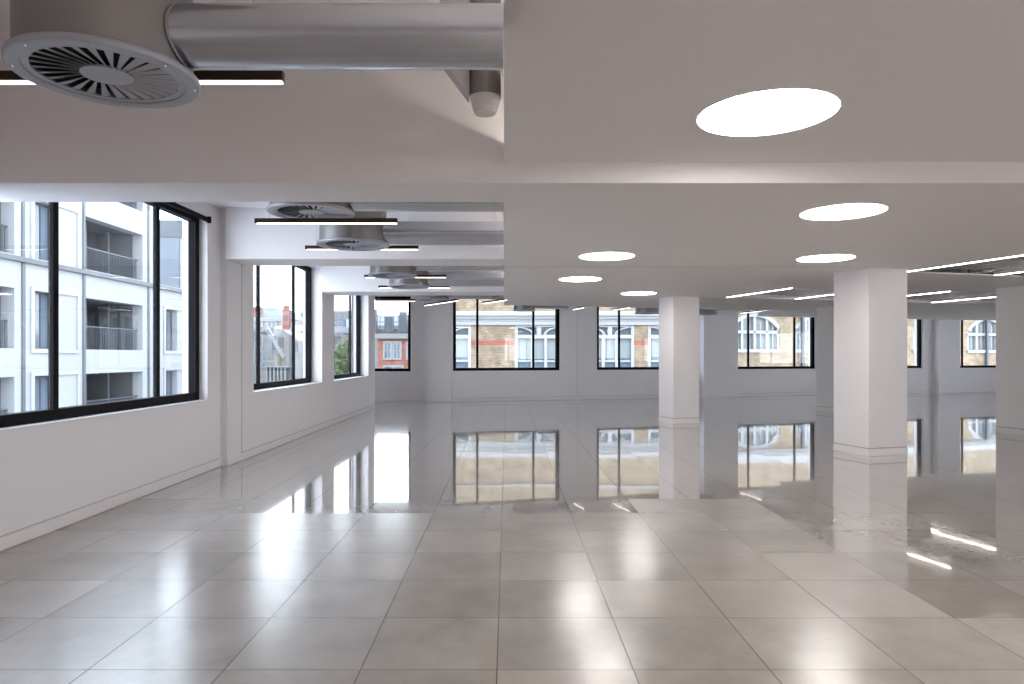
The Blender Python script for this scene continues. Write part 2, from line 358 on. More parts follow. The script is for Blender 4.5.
# ------------------------------------------------------------------ round lights
def round_light(x, y, z, label):
    e = empty('round_downlight', (x, y, z), label, 'light', 'round flush ceiling lights'); return e
rl = round_light(1.425, 3.76, RA, 'largest and nearest glowing round light in the low ceiling')
bm = bmesh.new(); lathe(bm, [(0, -.006), (.362, -.006), (.366, -.001), (.366, .0), (0, 0)], 64); mesh('diffuser', bm, 'lamp', rl, True)
bm = bmesh.new(); lathe(bm, [(.366, 0), (.366, -.004), (.376, -.004), (.376, 0)], 64); mesh('trim_ring', bm, 'skirt', rl, True)
for x, y, lab in ((2.84, 5.79, 'round light right of centre just beyond the first beam'),
                  (3.97, 8.53, 'round light just in front of the top of the large square column'),
                  (1.22, 8.36, 'wider of the two round lights left of the slim column'),
                  (1.16, 10.85, 'round light nearest the left edge of the low ceiling, narrower of its pair'),
                  (2.56, 13.3, 'smallest and farthest round light, above the slim column')):
    c = copy_tree(rl); c.location = (x, y, RB); c.scale = (.91, .91, 1); c['label'] = lab
for x, y in ((4.6, 1.6), (1.4, -.3), (1.4, -3.8), (-.2+1.4, -2.1), (3.2, -1.2), (3.2, -4.2), (5.0, -2.6), (6.6, -.4), (10.5, -.4), (8.6, 2.0), (12.5, 2.2), (8.6, -2.6), (13, -2.6), (17, 1), (17, -3)):  # extra lamps out of view, added to brighten the room
    c = copy_tree(rl); c.location = (x, y, RA); c['label'] = 'added round ceiling light out of view, there to brighten the room'; c['group'] = 'added round fill lights out of view'
for x, y in ((15.5, 8.0), (12.2, 7.4), (17.5, 14.0)):
    c = copy_tree(rl); c.location = (x, y, RB); c['label'] = 'round ceiling light hidden far to the right of all columns'; c['group'] = 'round ceiling lights far right'

# ------------------------------------------------------------------ air diffusers with ducts
def swirl(bm_face, R0, n=28):
    # face: hub disc, outer ring and tilted blades between the slots
    hub, out = R0*.33, R0*.90
    lathe(bm_face, [(0, -.004), (hub, -.004), (hub, .004), (0, .004)], 40)
    lathe(bm_face, [(out, -.004), (R0, -.004), (R0, .004), (out, .004), (out, -.004)], 56)
    for k in range(n):
        a = 2*math.pi*k/n; w = 2*math.pi/n
        tw = -.20
        pts = []
        for r, a0, a1 in ((hub*.98, a, a+w*.40), (out*1.01, a+tw, a+tw+w*.58)):
            pts.append((r, a0)); pts.append((r, a1))
        P = [Vector((r*math.cos(t), r*math.sin(t), 0)) for r, t in (pts[0], pts[1], pts[3], pts[2])]
        lo = [bm_face.verts.new(p + Vector((0, 0, dz))) for p, dz in zip(P, (.003, -.004, -.004, .003))]
        hi = [bm_face.verts.new(p + Vector((0, 0, dz+.003))) for p, dz in zip(P, (.003, -.004, -.004, .003))]
        bm_face.faces.new(lo); bm_face.faces.new(hi)
        for i in range(4): bm_face.faces.new((lo[i], lo[(i+1) % 4], hi[(i+1) % 4], hi[i]))
def diffuser(x, y, z, D, top, ductz, ductr, xend, label, rot=0):
    xend = K(y)-.003 if xend < .5 else x+1.25
    xl_ = xend
    e = empty('air_vent', (x, y, z), label, 'air vent', 'round swirl diffusers with silver ducts'); e.rotation_euler = (0, 0, rot)
    Rr = D/2; rd = Rr*.92
    bm = bmesh.new(); lathe(bm, [(rd, .02), (rd, top-z+.001)], 64)
    lathe(bm, [(rd-.004, .02), (rd-.004, top-z+.001)], 64); mesh('drum', bm, 'drum', e, True)
    bm = bmesh.new(); lathe(bm, [(Rr*.84, .012), (Rr*.84, .0), (Rr*.88, -.006), (Rr*.985, -.004), (Rr, .004), (Rr, .016), (Rr*.985, .022), (rd+.001, .022)], 72)
    rim = mesh('rim_plate', bm, 'plate', e, True)
    for k in range(8 if y < 4 else 0):
        a = 2*math.pi*(k+.5)/8; bm = bmesh.new()
        lathe(bm, [(0, -.010), (.005, -.009), (.006, -.004)], 8, Rr*.93*math.cos(a), Rr*.93*math.sin(a), 0)
        mesh('screw', bm, 'steel', rim, True)
    bm = bmesh.new(); swirl(bm, Rr*.84); g = mesh('swirl_grille', bm, 'plate', e); g.location.z = .008
    bm = bmesh.new(); lathe(bm, [(0, .05), (rd-.006, .05), (rd-.006, .058), (0, .058)], 40); mesh('dark_plenum', bm, 'dark', e)
    # duct with rolled collar following the drum
    n = 40; x0 = math.sqrt(max(rd*rd - 0, 0)); bm = bmesh.new(); ra = []; rb = []; rc = []; rdn = []
    for k in range(n):
        a = 2*math.pi*k/n; yy = ductr*math.cos(a); zz = ductz - z + ductr*math.sin(a)
        xs = math.sqrt(rd*rd - yy*yy)
        ra.append(bm.verts.new((xs-.01, yy, zz))); rb.append(bm.verts.new((xend - x, yy, zz)))
    for k in range(n): bm.faces.new((ra[k], ra[(k+1) % n], rb[(k+1) % n], rb[k]))
    bm.faces.new(rb); mesh('duct', bm, 'steel', e, True)
    bm = bmesh.new(); rings = []
    for rr, dx in ((ductr+.001, 0), (ductr+.006, .003), (ductr+.006, .009), (ductr+.001, .012)):
        ring = []
        for k in range(n):
            a = 2*math.pi*k/n; yy = rr*math.cos(a); xs = math.sqrt(max(rd*rd - min(yy*yy, rd*rd*.999), 0))
            ring.append(bm.verts.new((xs + dx, yy, ductz - z + rr*math.sin(a))))
        rings.append(ring)
    for A, B in zip(rings, rings[1:]):
        for k in range(n): bm.faces.new((A[k], A[(k+1) % n], B[(k+1) % n], B[k]))
    mesh('collar', bm, 'drum', e, True)
    return e
diffuser(-1.555, 2.66, 2.465, .665, 3.62, 2.62, .118, -.016, 'large round swirl diffuser at the top left corner with a silver duct')
diffuser(-1.745, 6.10, 2.655, .76, SLAB, 2.80, .13, -.07, 'flat round swirl diffuser tucked just behind the first beam')
diffuser(-1.64, 7.30, 2.56, .76, SLAB, 2.69, .125, -.07, 'tall silver drum diffuser in front of the second beam')
diffuser(-1.79, 10.7, 2.63, .76, SLAB, 2.84, .125, -.07, 'brightly lit drum diffuser just past the second beam, front of its pair')
diffuser(-1.74, 12.1, 2.60, .74, SLAB, 2.74, .125, -.07, 'small lit drum diffuser close in front of the third beam')
diffuser(-1.66, 15.4, 2.64, .70, SLAB, 2.78, .12, -.1, 'distant round diffuser past the third beam near the red building window')
diffuser(.46, 18.4, 2.60, .62, SLAB, 2.78, .12, 3.0, 'far diffuser showing under the low ceiling edge at the brick-view window', TH)
diffuser(3.87, 18.9, 2.55, .68, SLAB, 2.78, .12, 3.0, 'far dark diffuser left of the slim column top', TH)
diffuser(5.62, 19.3, 2.55, .62, SLAB, 2.78, .12, 3.0, 'far diffuser just right of the slim column top', TH)

# ------------------------------------------------------------------ linear lights
def linear(x, y, z, L, label, rot=0, body='brown', h=.038, w=.034, wf=.4, name='pendant_light', group='slim suspended linear lights'):
    e = empty(name, (x, y, z), label, 'light', group); e.rotation_euler = (0, 0, rot)
    boxes('housing', [(-L/2, L/2, -w/2, w/2, .007, h+.012)], body, e)
    boxes('diffuser', [(-L/2+.02, L/2-.006, -w/2+.003, w/2-.003, 0, .007)], 'strip' if name == 'pendant_strip' else 'bar', e)
    for sx in (-L*wf, L*wf):
        bm = bmesh.new(); tube(bm, (sx, 0, h+.012), (sx, 0, SLAB - z + (.4 if y < 4.6 else 0)), .0012, 6); mesh('suspension_wire', bm, 'steel', e)
    return e
linear(-1.65, 3.03, 2.588, 1.32, 'linear light behind the large diffuser at the top left')
linear(-1.65, 6.245, 2.585, 1.30, 'linear light crossing under the flat diffuser just behind the first beam')
linear(-1.67, 7.87, 2.60, 1.30, 'linear light behind the tall silver drum diffuser')
linear(-1.665, 11.2, 2.66, 1.34, 'linear light behind the front drum diffuser of the third bay')
linear(-1.70, 12.52, 2.62, 1.30, 'short-looking linear light right in front of the third beam')
linear(-1.52, 15.6, 2.575, 1.7, 'slanted linear light crossing beside the distant diffuser past the third beam', math.radians(-58), wf=.45)
linear(-2.5, 15.3, 2.60, .9, 'far linear light near the top right of the red building window')
linear(-.28, 15.3, 2.585, 1.1, 'slanted linear light at the left edge of the low ceiling far end', math.radians(-60))
linear(1.95, 18.6, 2.66, .8, 'far linear light at the right top of the middle brick-view window', TH+math.radians(90))
linear(3.05, 18.3, 2.63, 1.1, 'far linear light above the window left of the slim column', TH+math.radians(90))
linear(6.95, 19.5, 2.62, 1.0, 'far linear light right of the slim column top', TH+math.radians(90))
def edge_light(s, t0, t1, label):
    x, y = R(s, (t0+t1)/2)
    linear(x, y, RB-.004, t1-t0, label, TH+math.radians(90), body='skirt', w=.022, name='pendant_strip', group='bright strips along the ceiling openings')
edge_light(8.255, 5.92, 8.00, 'bright strip running from the large column towards the top right corner')
edge_light(9.90, 5.92, 7.98, 'bright strip inside the right-hand opening above the cut-off column')
edge_light(8.255, 10.44, 12.48, 'bright slanted strip left of the large column top')
edge_light(9.90, 10.44, 12.44, 'short bright strip beside the left face of the large column')
edge_light(11.55, 10.17, 12.43, 'long bright strip seen between the large column and the cut-off column')
edge_light(13.55, 10.17, 12.43, 'lower bright strip between the large column and the cut-off column')
# silver ducts and baffles above the openings
def open_duct(s, t0, t1, z, r, label):
    x0, y0 = R(s, t0); x1, y1 = R(s, t1)
    e = empty('hanging_duct', (x0, y0, z), label, 'duct', 'silver ducts above the ceiling openings')
    bm = bmesh.new(); tube(bm, (0, 0, 0), (x1-x0, y1-y0, 0), r); mesh('pipe', bm, 'steel', e, True)
    d = Vector((x1-x0, y1-y0, 0)).normalized()
    for q in (.6, 1.5, 2.4): bm = bmesh.new(); tube(bm, d*q, d*(q+.04), r+.008); mesh('joint_band', bm, 'drum', e, True)
for i, (s, t0, t1, r) in enumerate(((8.8, 5.5, 8.6, .12), (10.5, 5.5, 8.6, .16), (8.9, 10.0, 13.0, .12), (10.5, 10.0, 13.0, .15), (12.4, 9.8, 13.0, .13), (14.1, 9.8, 13.0, .15))):
    open_duct(s, t0, t1, 3.02, r*.95, ('silver duct above the near right ceiling opening, ', 'silver duct above the opening left of the large column, ', 'silver duct above the opening right of the large column, ')[i//2] + ('left one', 'right one')[i % 2])
def baffles(s0, s1, t0, t1, label):
    x, y = R(s0, t0)
    e = empty('hanging_baffle', (x, y, 2.66), label, 'ceiling grille'); e.rotation_euler = (0, 0, TH)
    n = int((s1-s0)/.2)
    for k in range(n): boxes('slat', [(k*.2+.08, k*.2+.14, 0, t1-t0, 0, .05)], 'slat', e)
    boxes('carrier', [(0, s1-s0, q, q+.05, .051, .075) for q in (.35, t1-t0-.6)], 'slat', e, sep=True)
baffles(8.35, 11.1, 5.95, 7.95, 'grey slatted baffle in the near right ceiling opening')
baffles(8.35, 11.1, 10.5, 12.4, 'grey slatted baffle in the opening left of the large column')
baffles(11.7, 14.7, 10.2, 12.4, 'grey slatted baffle in the opening between the two right-hand columns')

# cove LED strips hidden behind the raft upstand
for y0, y1, z, lab in ((-2, 4.6, RA+.02, 'glowing strip hidden behind the near low ceiling edge'), (5.4, 8.4, RB+.02, 'glowing strip hidden behind the low ceiling edge of the second bay'),
                       (9.3, 12.7, RB+.02, 'glowing strip hidden behind the low ceiling edge of the third bay')):
    e = empty('cove_strip', (.09, y0, z+.045), lab, 'light', 'hidden strips on the low ceiling edge')
    boxes('channel', [(-.008, .008, 0, y1-y0, -.044, .008)], 'steel', e); boxes('diffuser', [(-.006, .006, 0, y1-y0, .008, .012)], 'led', e)

# small drum fitting beside the low ceiling edge + sloped box duct
e = empty('spot_fitting', (-.115, 3.6, 2.655), 'small pale drum fitting close to the near low ceiling edge', 'light fitting')
bm = bmesh.new(); lathe(bm, [(0, 0), (.055, 0), (.062, .012), (.083, .085), (0, .085)], 40); mesh('tray', bm, 'skirt', e, True)
bm = bmesh.new(); lathe(bm, [(.083, .09), (.083, .80), (0, .80)], 40); mesh('drum', bm, 'drum', e, True)
bm = bmesh.new()
for a, b in ((0, 1),): 
    v = [bm.verts.new(p) for p in ((-.35, 3.55, 2.93), (-.205, 3.55, 2.74), (-.205, 3.55, 3.4), (-.35, 3.55, 3.4), (-.35, 3.68, 2.93), (-.205, 3.68, 2.74), (-.205, 3.68, 3.4), (-.35, 3.68, 3.4))]
    for f in ((0, 1, 2, 3), (4, 5, 6, 7), (0, 1, 5, 4), (1, 2, 6, 5), (2, 3, 7, 6), (3, 0, 4, 7)): bm.faces.new([v[i] for i in f])
tag(mesh('hanging_box_duct', bm, 'slat'), 'dark grey sloped box duct showing under the big silver duct', 'duct')
# roller blind boxes over the near left window
for (a, b), lb in zip(LW, ('at the head of the big left window',)):
    e = empty('roller_blind', (-3.56, a, 3.0), 'dark rolled-up roller blind ' + lb, 'blind')
    bm = bmesh.new(); tube(bm, (0, .05, 0), (0, b-a-.02, 0), .028, 20); mesh('roll', bm, 'frame', e, True)
    boxes('bracket', [(-.02, .02, .0, .045, -.03, .045)], 'frame', e)
    boxes('bracket', [(-.02, .02, b-a-.02, b-a+.01, -.03, .045)], 'frame', e)

# ------------------------------------------------------------------ outside
tag(boxes('street_ground', [(-150, 150, -60, 200, -12.3, -12)], 'pale_ground'), kind='structure')
# --- white precast apartment block across the courtyard; local x=Y along the facade, local y=outward depth from X=-18
FX = lambda x, y: (-18 - y, x)
e = empty('apartment_building', (-18, 28, -12), 'white concrete apartment block with recessed balconies seen through the big left window', 'building')
inv = Matrix.Translation(-Vector(e.location))
def ap(name, lst, m, par=e, bevel=0):
    if name in ('downpipe', 'balcony_recess', 'balcony_cheek', 'balcony_post') and len(lst) > 1: return [ap(name, [b], m, par) for b in lst][-1]
    o = boxes(name, lst, m, None, fr=FX, bevel=bevel); o.data.transform(inv); o.parent = par; return o
balc = [(20.4, 25.0), (29.2, 33.8), (11.4, 16.0)]
winz = [(26.0, 27.35), (36.0, 37.35), (17.0, 18.3)]
rows = [(8.5, 10.9), (5.1, 7.36), (1.66, 3.87), (-1.6, .62), (-5, -2.8)]
YM0, YM1 = 8, 35.4
ops = sorted(balc + winz)
W = []
for zi, (z0, z1) in enumerate(rows):
    end = 38.1 if z0 < 4 else YM1
    cur = YM0
    for a, b in ops:
        if a > end: continue
        W.append((cur, a, 0, .5, z0, z1)); cur = b
    if cur < end: W.append((cur, end, 0, .5, z0, z1))
    nz = rows[zi-1][0] if zi else 12.5
    W.append((YM0, end, 0, .5, z1, nz if not (zi == 2) else 4.8) if zi != 2 else (YM0, end, 0, .5, z1, 5.1))
W.append((YM0, 38.1, 0, .5, -12, rows[-1][0]))
ap('facade_wall', W, 'pc')
ap('ledge', [(YM0, 38.1, -.14, -.001, 4.86, 5.04)], 'pcgrey')
ap('coping', [(YM0, YM1, -.12, .6, 12.5, 12.7)], 'pcgrey')
for px in (16.4, 19.9, 25.35, 29.0, 34.25):
    ap('downpipe', [(px, px+.16, -.05, -.001, -12, 4.85), (px, px+.14, -.05, -.001, 5.05, 12.4)], 'pcgrey')
for a, b in winz:
    for z0, z1 in rows:
        if a > 35 and z0 > 4: continue
        w_ = ap('window', [(a, b, .30, .36, z0, z0+.07), (a, b, .30, .36, z1-.07, z1), (a, a+.06, .30, .36, z0, z1), (b-.06, b, .30, .36, z0, z1), ((a+b)/2+.15, (a+b)/2+.2, .30, .36, z0, z1)], 'rail')
        ap('pane', [(a, b, .33, .35, z0, z1)], 'blueglass', w_)
        ap('surround', [(a-.18, b+1.4, -.06, -.002, z1, z1+.14), (a-.18, b+1.4, -.06, -.002, z0-.16, z0-.02), (a-.18, a, -.06, -.002, z0, z1), (b+1.26, b+1.4, -.06, -.002, z0, z1)], 'extwhite')
for a, b in balc:
    for z0, z1 in rows:
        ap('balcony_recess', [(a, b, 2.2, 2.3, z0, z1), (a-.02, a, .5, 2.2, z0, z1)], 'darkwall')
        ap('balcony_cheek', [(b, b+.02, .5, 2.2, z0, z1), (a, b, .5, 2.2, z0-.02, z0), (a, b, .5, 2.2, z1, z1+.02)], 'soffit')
        ap('balcony_door', [(a+.5, a+2.6, 2.1, 2.19, z0, z1-.2)], 'blueglass')
        ap('balcony_post', [(b-.9, b-.75, 1.2, 1.35, z0, z1), (a+1.5, a+1.56, .9, .96, z0, z1)], 'pcgrey')
        L = [(a, b, .25, .29, z0+.98, z0+1.03)]
        x = a+.05
        while x < b: L.append((x, x+.02, .26, .28, z0, z0+.98)); x += .13
        ap('railing', L, 'rail')
# set-back glazed volume beyond
e2 = empty('glass_pavilion', (-18.3, 38.15, -12), 'blue-grey glazed rooftop storey and plain grey end block beyond the white balconied block', 'building')
boxes('glazing', [(-3.6, 0, .02, 2.6, 0, 20.0)], 'blueglass', e2)
boxes('mullion', [(.001, .05, y, y+.08, 0, 20.0) for y in (.02, .9, 1.75, 2.5)], 'pcgrey', e2, sep=True)
boxes('roof_slab', [(-3.7, .12, -.02, 2.63, 20.001, 20.12)], 'pcgrey', e2)
boxes('end_block', [(-4.0, .1, 2.66, 8.5, 0, 21.5)], 'roofgrey', e2)

# --- helper for simple far houses: frontal facade towards -Y
def house(x0, x1, y0, dep, z1, wallm, label, wins=(), roof=None, roofm='roofgrey', chim=(), cornice=True, cat='building', winm='extglass'):
    e = empty('far_building', ((x0+x1)/2, y0, -12), label, cat, None); cx = (x0+x1)/2
    boxes('wall', [(x0-cx, x1-cx, 0, dep, 0, z1+12)], wallm, e)
    if cornice: boxes('cornice', [(x0-cx-.2, x1-cx+.2, -.25, .0, z1+11.7, z1+12.02)], 'stone', e)
    for (a, b, c, d) in wins:
        w_ = boxes('window', [(a-cx-.12, b-cx+.12, -.08, -.001, c+12-.12, c+12), (a-cx-.12, b-cx+.12, -.08, -.001, d+12, d+12.12), (a-cx-.12, a-cx, -.08, -.001, c+12, d+12), (b-cx, b-cx+.12, -.08, -.001, c+12, d+12), ((a+b)/2-cx-.04, (a+b)/2-cx+.04, -.08, -.03, c+12, d+12), (a-cx, b-cx, -.08, -.03, (c+d)/2+11.97, (c+d)/2+12.03)], 'extwhite', e)
        boxes('pane', [(a-cx, b-cx, -.03, -.001, c+12, d+12)], winm, w_)
    if roof:
        bm = bmesh.new(); h = roof; a = x0-cx-.1; b = x1-cx+.1; ins = min(1.6, (b-a)*.3)
        v = [bm.verts.new(p) for p in ((a, -.1, z1+12.03), (b, -.1, z1+12.03), (b, dep, z1+12.03), (a, dep, z1+12.03), (a+ins, dep*.3, z1+12+h), (b-ins, dep*.3, z1+12+h), (b-ins, dep*.8, z1+12+h), (a+ins, dep*.8, z1+12+h))]
        for f in ((0, 1, 2, 3), (4, 5, 6, 7), (0, 1, 5, 4), (1, 2, 6, 5), (2, 3, 7, 6), (3, 0, 4, 7)): bm.faces.new([v[i] for i in f])
        mesh('roof', bm, roofm, e)
    for (cx0, cw, ch) in chim:
        boxes('chimney', [(cx0-cx, cx0-cx+cw, dep*.05, dep*.05+.8, z1+12.03, z1+12+ch), (cx0-cx+.05, cx0-cx+cw-.05, dep*.05+.1, dep*.05+.7, z1+12+ch, z1+12.3+ch)], 'roof_red', e)
    return e
def px(x, Z): return (x-507)*Z/684
def pz(y, Z): return 1.38 + (356-y)*Z/684
Z = 60
house(px(215, 64), px(281, 64), 64, 10, pz(318, 64), 'beige', 'beige house with a grey mansard roof behind the white gabled houses', wins=[(px(255, 64), px(262, 64), pz(330, 64), pz(322, 64)), (px(268, 64), px(276, 64), pz(330, 64), pz(322, 64))], roof=1.2, chim=[(px(251, 64), .7, .8)])
house(px(262, 58), px(300, 58), 58, 8, pz(331, 58), 'beige', 'beige roofed house with a tall red chimney on its ridge', roof=.6, roofm='beige', chim=[(px(281, 58), .45, 1.9)])
house(px(240, 50), px(272, 50), 50, 7, pz(328, 50), 'stone', 'plain white stucco house on the left of the second left-hand window', wins=[(px(243, 50), px(250, 50), pz(350, 50), pz(338, 50)), (px(258, 50), px(262, 50), pz(362, 50), pz(352, 50)), (px(258, 50), px(262, 50), pz(346, 50), pz(336, 50))])
# gabled white house with dark windows and a balustrade
Z = 46
e = empty('gabled_house', (px(280, Z), Z, -12), 'white gabled house with dark windows and a row of small white columns', 'building')
def gx(x): return px(x, Z) - px(280, Z)
def gz(y): return pz(y, Z) + 12
bm = bmesh.new()
v = [bm.verts.new((gx(x), yy, zz)) for yy in (0, 3.5) for x, zz in ((267, 0), (300, 0), (300, gz(341)), (283, gz(330)), (267, gz(352)))]
bm.faces.new(v[:5]); bm.faces.new(v[5:])
for i in range(5): bm.faces.new((v[i], v[(i+1) % 5], v[5+(i+1) % 5], v[5+i]))
mesh('wall', bm, 'stone', e)
bm = bmesh.new()
v = [bm.verts.new(p) for p in ((gx(266), -.3, gz(329)), (gx(269), -.3, gz(327)), (gx(286), -.3, gz(357)), (gx(284), -.3, gz(359)), (gx(266), 0, gz(329)), (gx(269), 0, gz(327)), (gx(286), 0, gz(357)), (gx(284), 0, gz(359)))]
for f in ((0, 1, 2, 3), (4, 5, 6, 7), (0, 1, 5, 4), (1, 2, 6, 5), (2, 3, 7, 6), (3, 0, 4, 7)): bm.faces.new([v[i] for i in f])
mesh('barge_board', bm, 'extwhite', e)
for a, b, c, d in ((273, 277, 350, 336), (279, 281.5, 352, 337), (282.5, 285, 348, 337), (294, 299, 352, 342)):
    w_ = boxes('window', [(gx(a)-.05, gx(b)+.05, -.12, -.001, gz(c)-.05, gz(d)+.05)], 'extwhite', e); boxes('pane', [(gx(a), gx(b), -.16, -.121, gz(c), gz(d))], 'extglass', w_)
boxes('box_bay', [(gx(271), gx(281.5), -.9, -.001, gz(366), gz(358))], 'beige', e)
for k in range(6): boxes('small_column', [(gx(270.5+k*3.6), gx(271.9+k*3.6), -.9, -.75, gz(383), gz(367))], 'extwhite', e)
boxes('terrace_beam', [(gx(269), gx(292), -.95, -.7, gz(367), gz(365.8)), (gx(269), gx(292), -.95, -.0, gz(385), gz(383))], 'extwhite', e, sep=True)
boxes('terrace_shade', [(gx(269.5), gx(291), -.3, -.2, gz(383), gz(367))], 'roofgrey', e)
# third window: stepped offices, blue tower, pale house, tree
Z = 80
house(px(300, 80), px(352, 80), 80, 12, pz(311, 80), 'pcgrey', 'grey stepped office block behind the blue tower', wins=[(px(a, 80), px(a+4, 80), pz(323, 80), pz(315, 80)) for a in (334, 340, 346)], winm='blueglass')
house(px(337.5, 66), px(346, 66), 66, 5, pz(319, 66), 'tower', 'dark blue narrow tower seen through the third left-hand window', wins=[(px(339, 66), px(342, 66), pz(y+4, 66), pz(y, 66)) for y in (322, 330, 338)], cornice=False, winm='blueglass')
house(px(322, 52), px(341, 52), 52, 6, pz(333, 52), 'stone', 'pale low house left of the tree in the third left-hand window', wins=[(px(334.5, 52), px(337.5, 52), pz(y+7, 52), pz(y, 52)) for y in (338, 351, 364)], roof=.6)
def tree(x, y, zt, label, r=1.6):
    e = empty('street_tree', (x, y, -12), label, 'tree')
    bm = bmesh.new(); tube(bm, (0, 0, 0), (0, 0, zt+12-r), .18, 10); mesh('trunk', bm, 'bark', e, True)
    bm = bmesh.new()
    for k in range(900):
        a = random.random()*6.283; u = random.uniform(-1, 1); rr = r*(.55+.5*random.random()); q = math.sqrt(1-u*u)
        p = Vector((rr*q*math.cos(a), rr*q*math.sin(a), zt+12-r+u*rr*1.7-.8)); d = Vector((random.uniform(-1, 1), random.uniform(-1, 1), random.uniform(-1, 1))).normalized()*.16
        d2 = d.orthogonal().normalized()*.1
        bm.faces.new([bm.verts.new(p-d), bm.verts.new(p+d2), bm.verts.new(p+d), bm.verts.new(p-d2)])
    mesh('crown', bm, 'leaf', e)
tree(px(348, 40), 40, pz(340, 40), 'green street tree below the blue tower', 1.0)
tree(px(342, 47), 47, pz(356, 47), 'second leafy street tree just behind the green one', 1.1)
# red brick building through the recess window
Z = 44
house(px(378, Z), px(428, Z), Z, 8, pz(334, Z), 'redbrick', 'orange-red brick building with a pair of sash windows at the far left', wins=[(px(385, Z), px(390.5, Z), pz(358, Z), pz(343, Z)), (px(394.5, Z), px(400, Z), pz(358, Z), pz(343, Z)), (px(408, Z), px(414, Z), pz(358, Z), pz(343, Z)), (px(385, Z), px(402, Z), pz(378, Z), pz(367, Z))], winm='extglass')
house(px(355, 56), px(425, 56), 56, 8, pz(326, 56), 'stone', 'white attic building behind the red brick one', wins=[(px(a, 56), px(a+4, 56), pz(331, 56), pz(328, 56)) for a in (376, 384, 392, 400)], roof=1.0)
e = empty('roof_railing', (px(392, 54), 54, pz(328, 54)), 'thin grey rooftop railing and plant above the red brick building', 'railing')
L = []
for k in range(14): L.append((-2.4+k*.36, -2.36+k*.36, 0, .04, -.3, .95))
boxes('bar', L, 'pcgrey', e, sep=True); boxes('rail', [(-2.4, 2.4, -.01, .05, .95, 1.02), (-2.4, 2.4, -.01, .05, .45, .5)], 'pcgrey', e, sep=True)
for a, h in ((-1.9, 1.5), (-.6, .9), (.5, 1.3), (1.4, .8)): boxes('plant_unit', [(a, a+.6, .3, 1, -.3, h)], 'roofgrey', e)

# --- brick terrace opposite the middle windows (frontal, Y = 34)
ZT = 34
e = empty('terrace_building', (px(560, ZT), ZT, -12), 'yellow brick terrace with white cornice, red band and arched fanlights facing the middle windows', 'building')
ox = px(560, ZT)
def X(x): return px(x, ZT) - ox
def Zz(y): return pz(y, ZT) + 12
units = [(423, 471), (515, 563), (586, 634), (648, 696)]
xl, xr = 416, 706
L = [(X(xl), X(xr), .0, .5, Zz(312), 12+8.5), (X(xl), X(xr), 0, .5, 0, Zz(385))]
cur = xl
for a, b in units:
    if a > cur: L.append((X(cur), X(a), 0, .5, Zz(385), Zz(325)))
    cur = b
L.append((X(cur), X(xr), 0, .5, Zz(385), Zz(325)))
boxes('brick_wall', L, 'yellowbrick', e)
boxes('cornice', [(X(xl), X(xr), -.45, .5, Zz(316), Zz(311.5)), (X(xl), X(xr), -.3, .5, Zz(319), Zz(316)), (X(xl), X(xr), -.15, .5, Zz(321.5), Zz(319)), (X(xl), X(xr), -.12, .5, Zz(325), Zz(321.5))], 'extwhite', e)
boxes('string_course', [(X(xl), X(xr), -.2, -.001, Zz(283), Zz(281))], 'extwhite', e)
cur = 471
for a, b in ((471, 515), (563, 586), (634, 648), (696, 706)):
    boxes('red_brick_band', [(X(a), X(b), -.012, -.001, Zz(345), Zz(340.3))], 'redband', e)
def arc_bar(bm, cx, cz, r0, r1, a0, a1, y0, y1, n=10, ez=1.0):
    pr = None
    for k in range(n+1):
        a = a0 + (a1-a0)*k/n; c, s_ = math.cos(a), math.sin(a)
        q = [bm.verts.new(p) for p in ((cx+r0*c, y0, cz+r0*s_*ez), (cx+r1*c, y0, cz+r1*s_*ez), (cx+r1*c, y1, cz+r1*s_*ez), (cx+r0*c, y1, cz+r0*s_*ez))]
        if pr:
            for i in range(4): bm.faces.new((pr[i], pr[(i+1) % 4], q[(i+1) % 4], q[i]))
        else: bm.faces.new(q)
        pr = q
    bm.faces.new(pr)
for a, b in units:
    w = X(b)-X(a); x0 = X(a); zt, zf, zb = Zz(325.3), Zz(336), Zz(384)
    fr_ = [(x0, x0+w, .02, .2, zt-.09, zt), (x0, x0+w, -.012, .19, zf-.12, zf+.06), (x0, x0+w, .0, .2, zb, zb+.1)]
    posts = [0, w*.36, w*.64, w]; pw = .14
    for k, p in enumerate(posts):
        c0 = x0 + min(max(p-pw/2, 0), w-pw); fr_.append((c0, c0+pw, .0, .2, zb, zf if k in (1, 2) else zt))
    fr_.append((x0+w/2-.11, x0+w/2+.11, 0, .2, zf, zt))
    for k in range(3): fr_.append((x0+posts[k], x0+posts[k+1], .05, .15, Zz(362), Zz(360.3)))
    wo = boxes('window', fr_, 'extwhite', e)
    bm = bmesh.new(); hh = zt-.09-zf-.06
    arc_bar(bm, x0+.05, zf+.06, w*.33, w*.33+.13, 0, math.pi/2, .02, .12, ez=hh/(w*.36))
    arc_bar(bm, x0+w-.05, zf+.06, w*.33, w*.33+.13, math.pi, math.pi/2, .02, .12, ez=hh/(w*.36))
    mesh('arched_bar', bm, 'extwhite', wo)
    boxes('blind', [(x0+.05, x0+w-.05, .16, .18, Zz(357 + (a % 3)), zf-.1)], 'blind', wo)
    boxes('fan_pane', [(x0+.05, x0+w-.05, .16, .18, zf+.05, zt-.05)], 'pcgrey', wo)
    boxes('pane', [(x0+.02, x0+w-.02, .2, .22, zb, zt)], 'extglass', wo)
boxes('dark_interior', [(X(xl)+.2, X(xr)-.2, .52, 5, 0, 12+8.3)], 'darkwall', e)

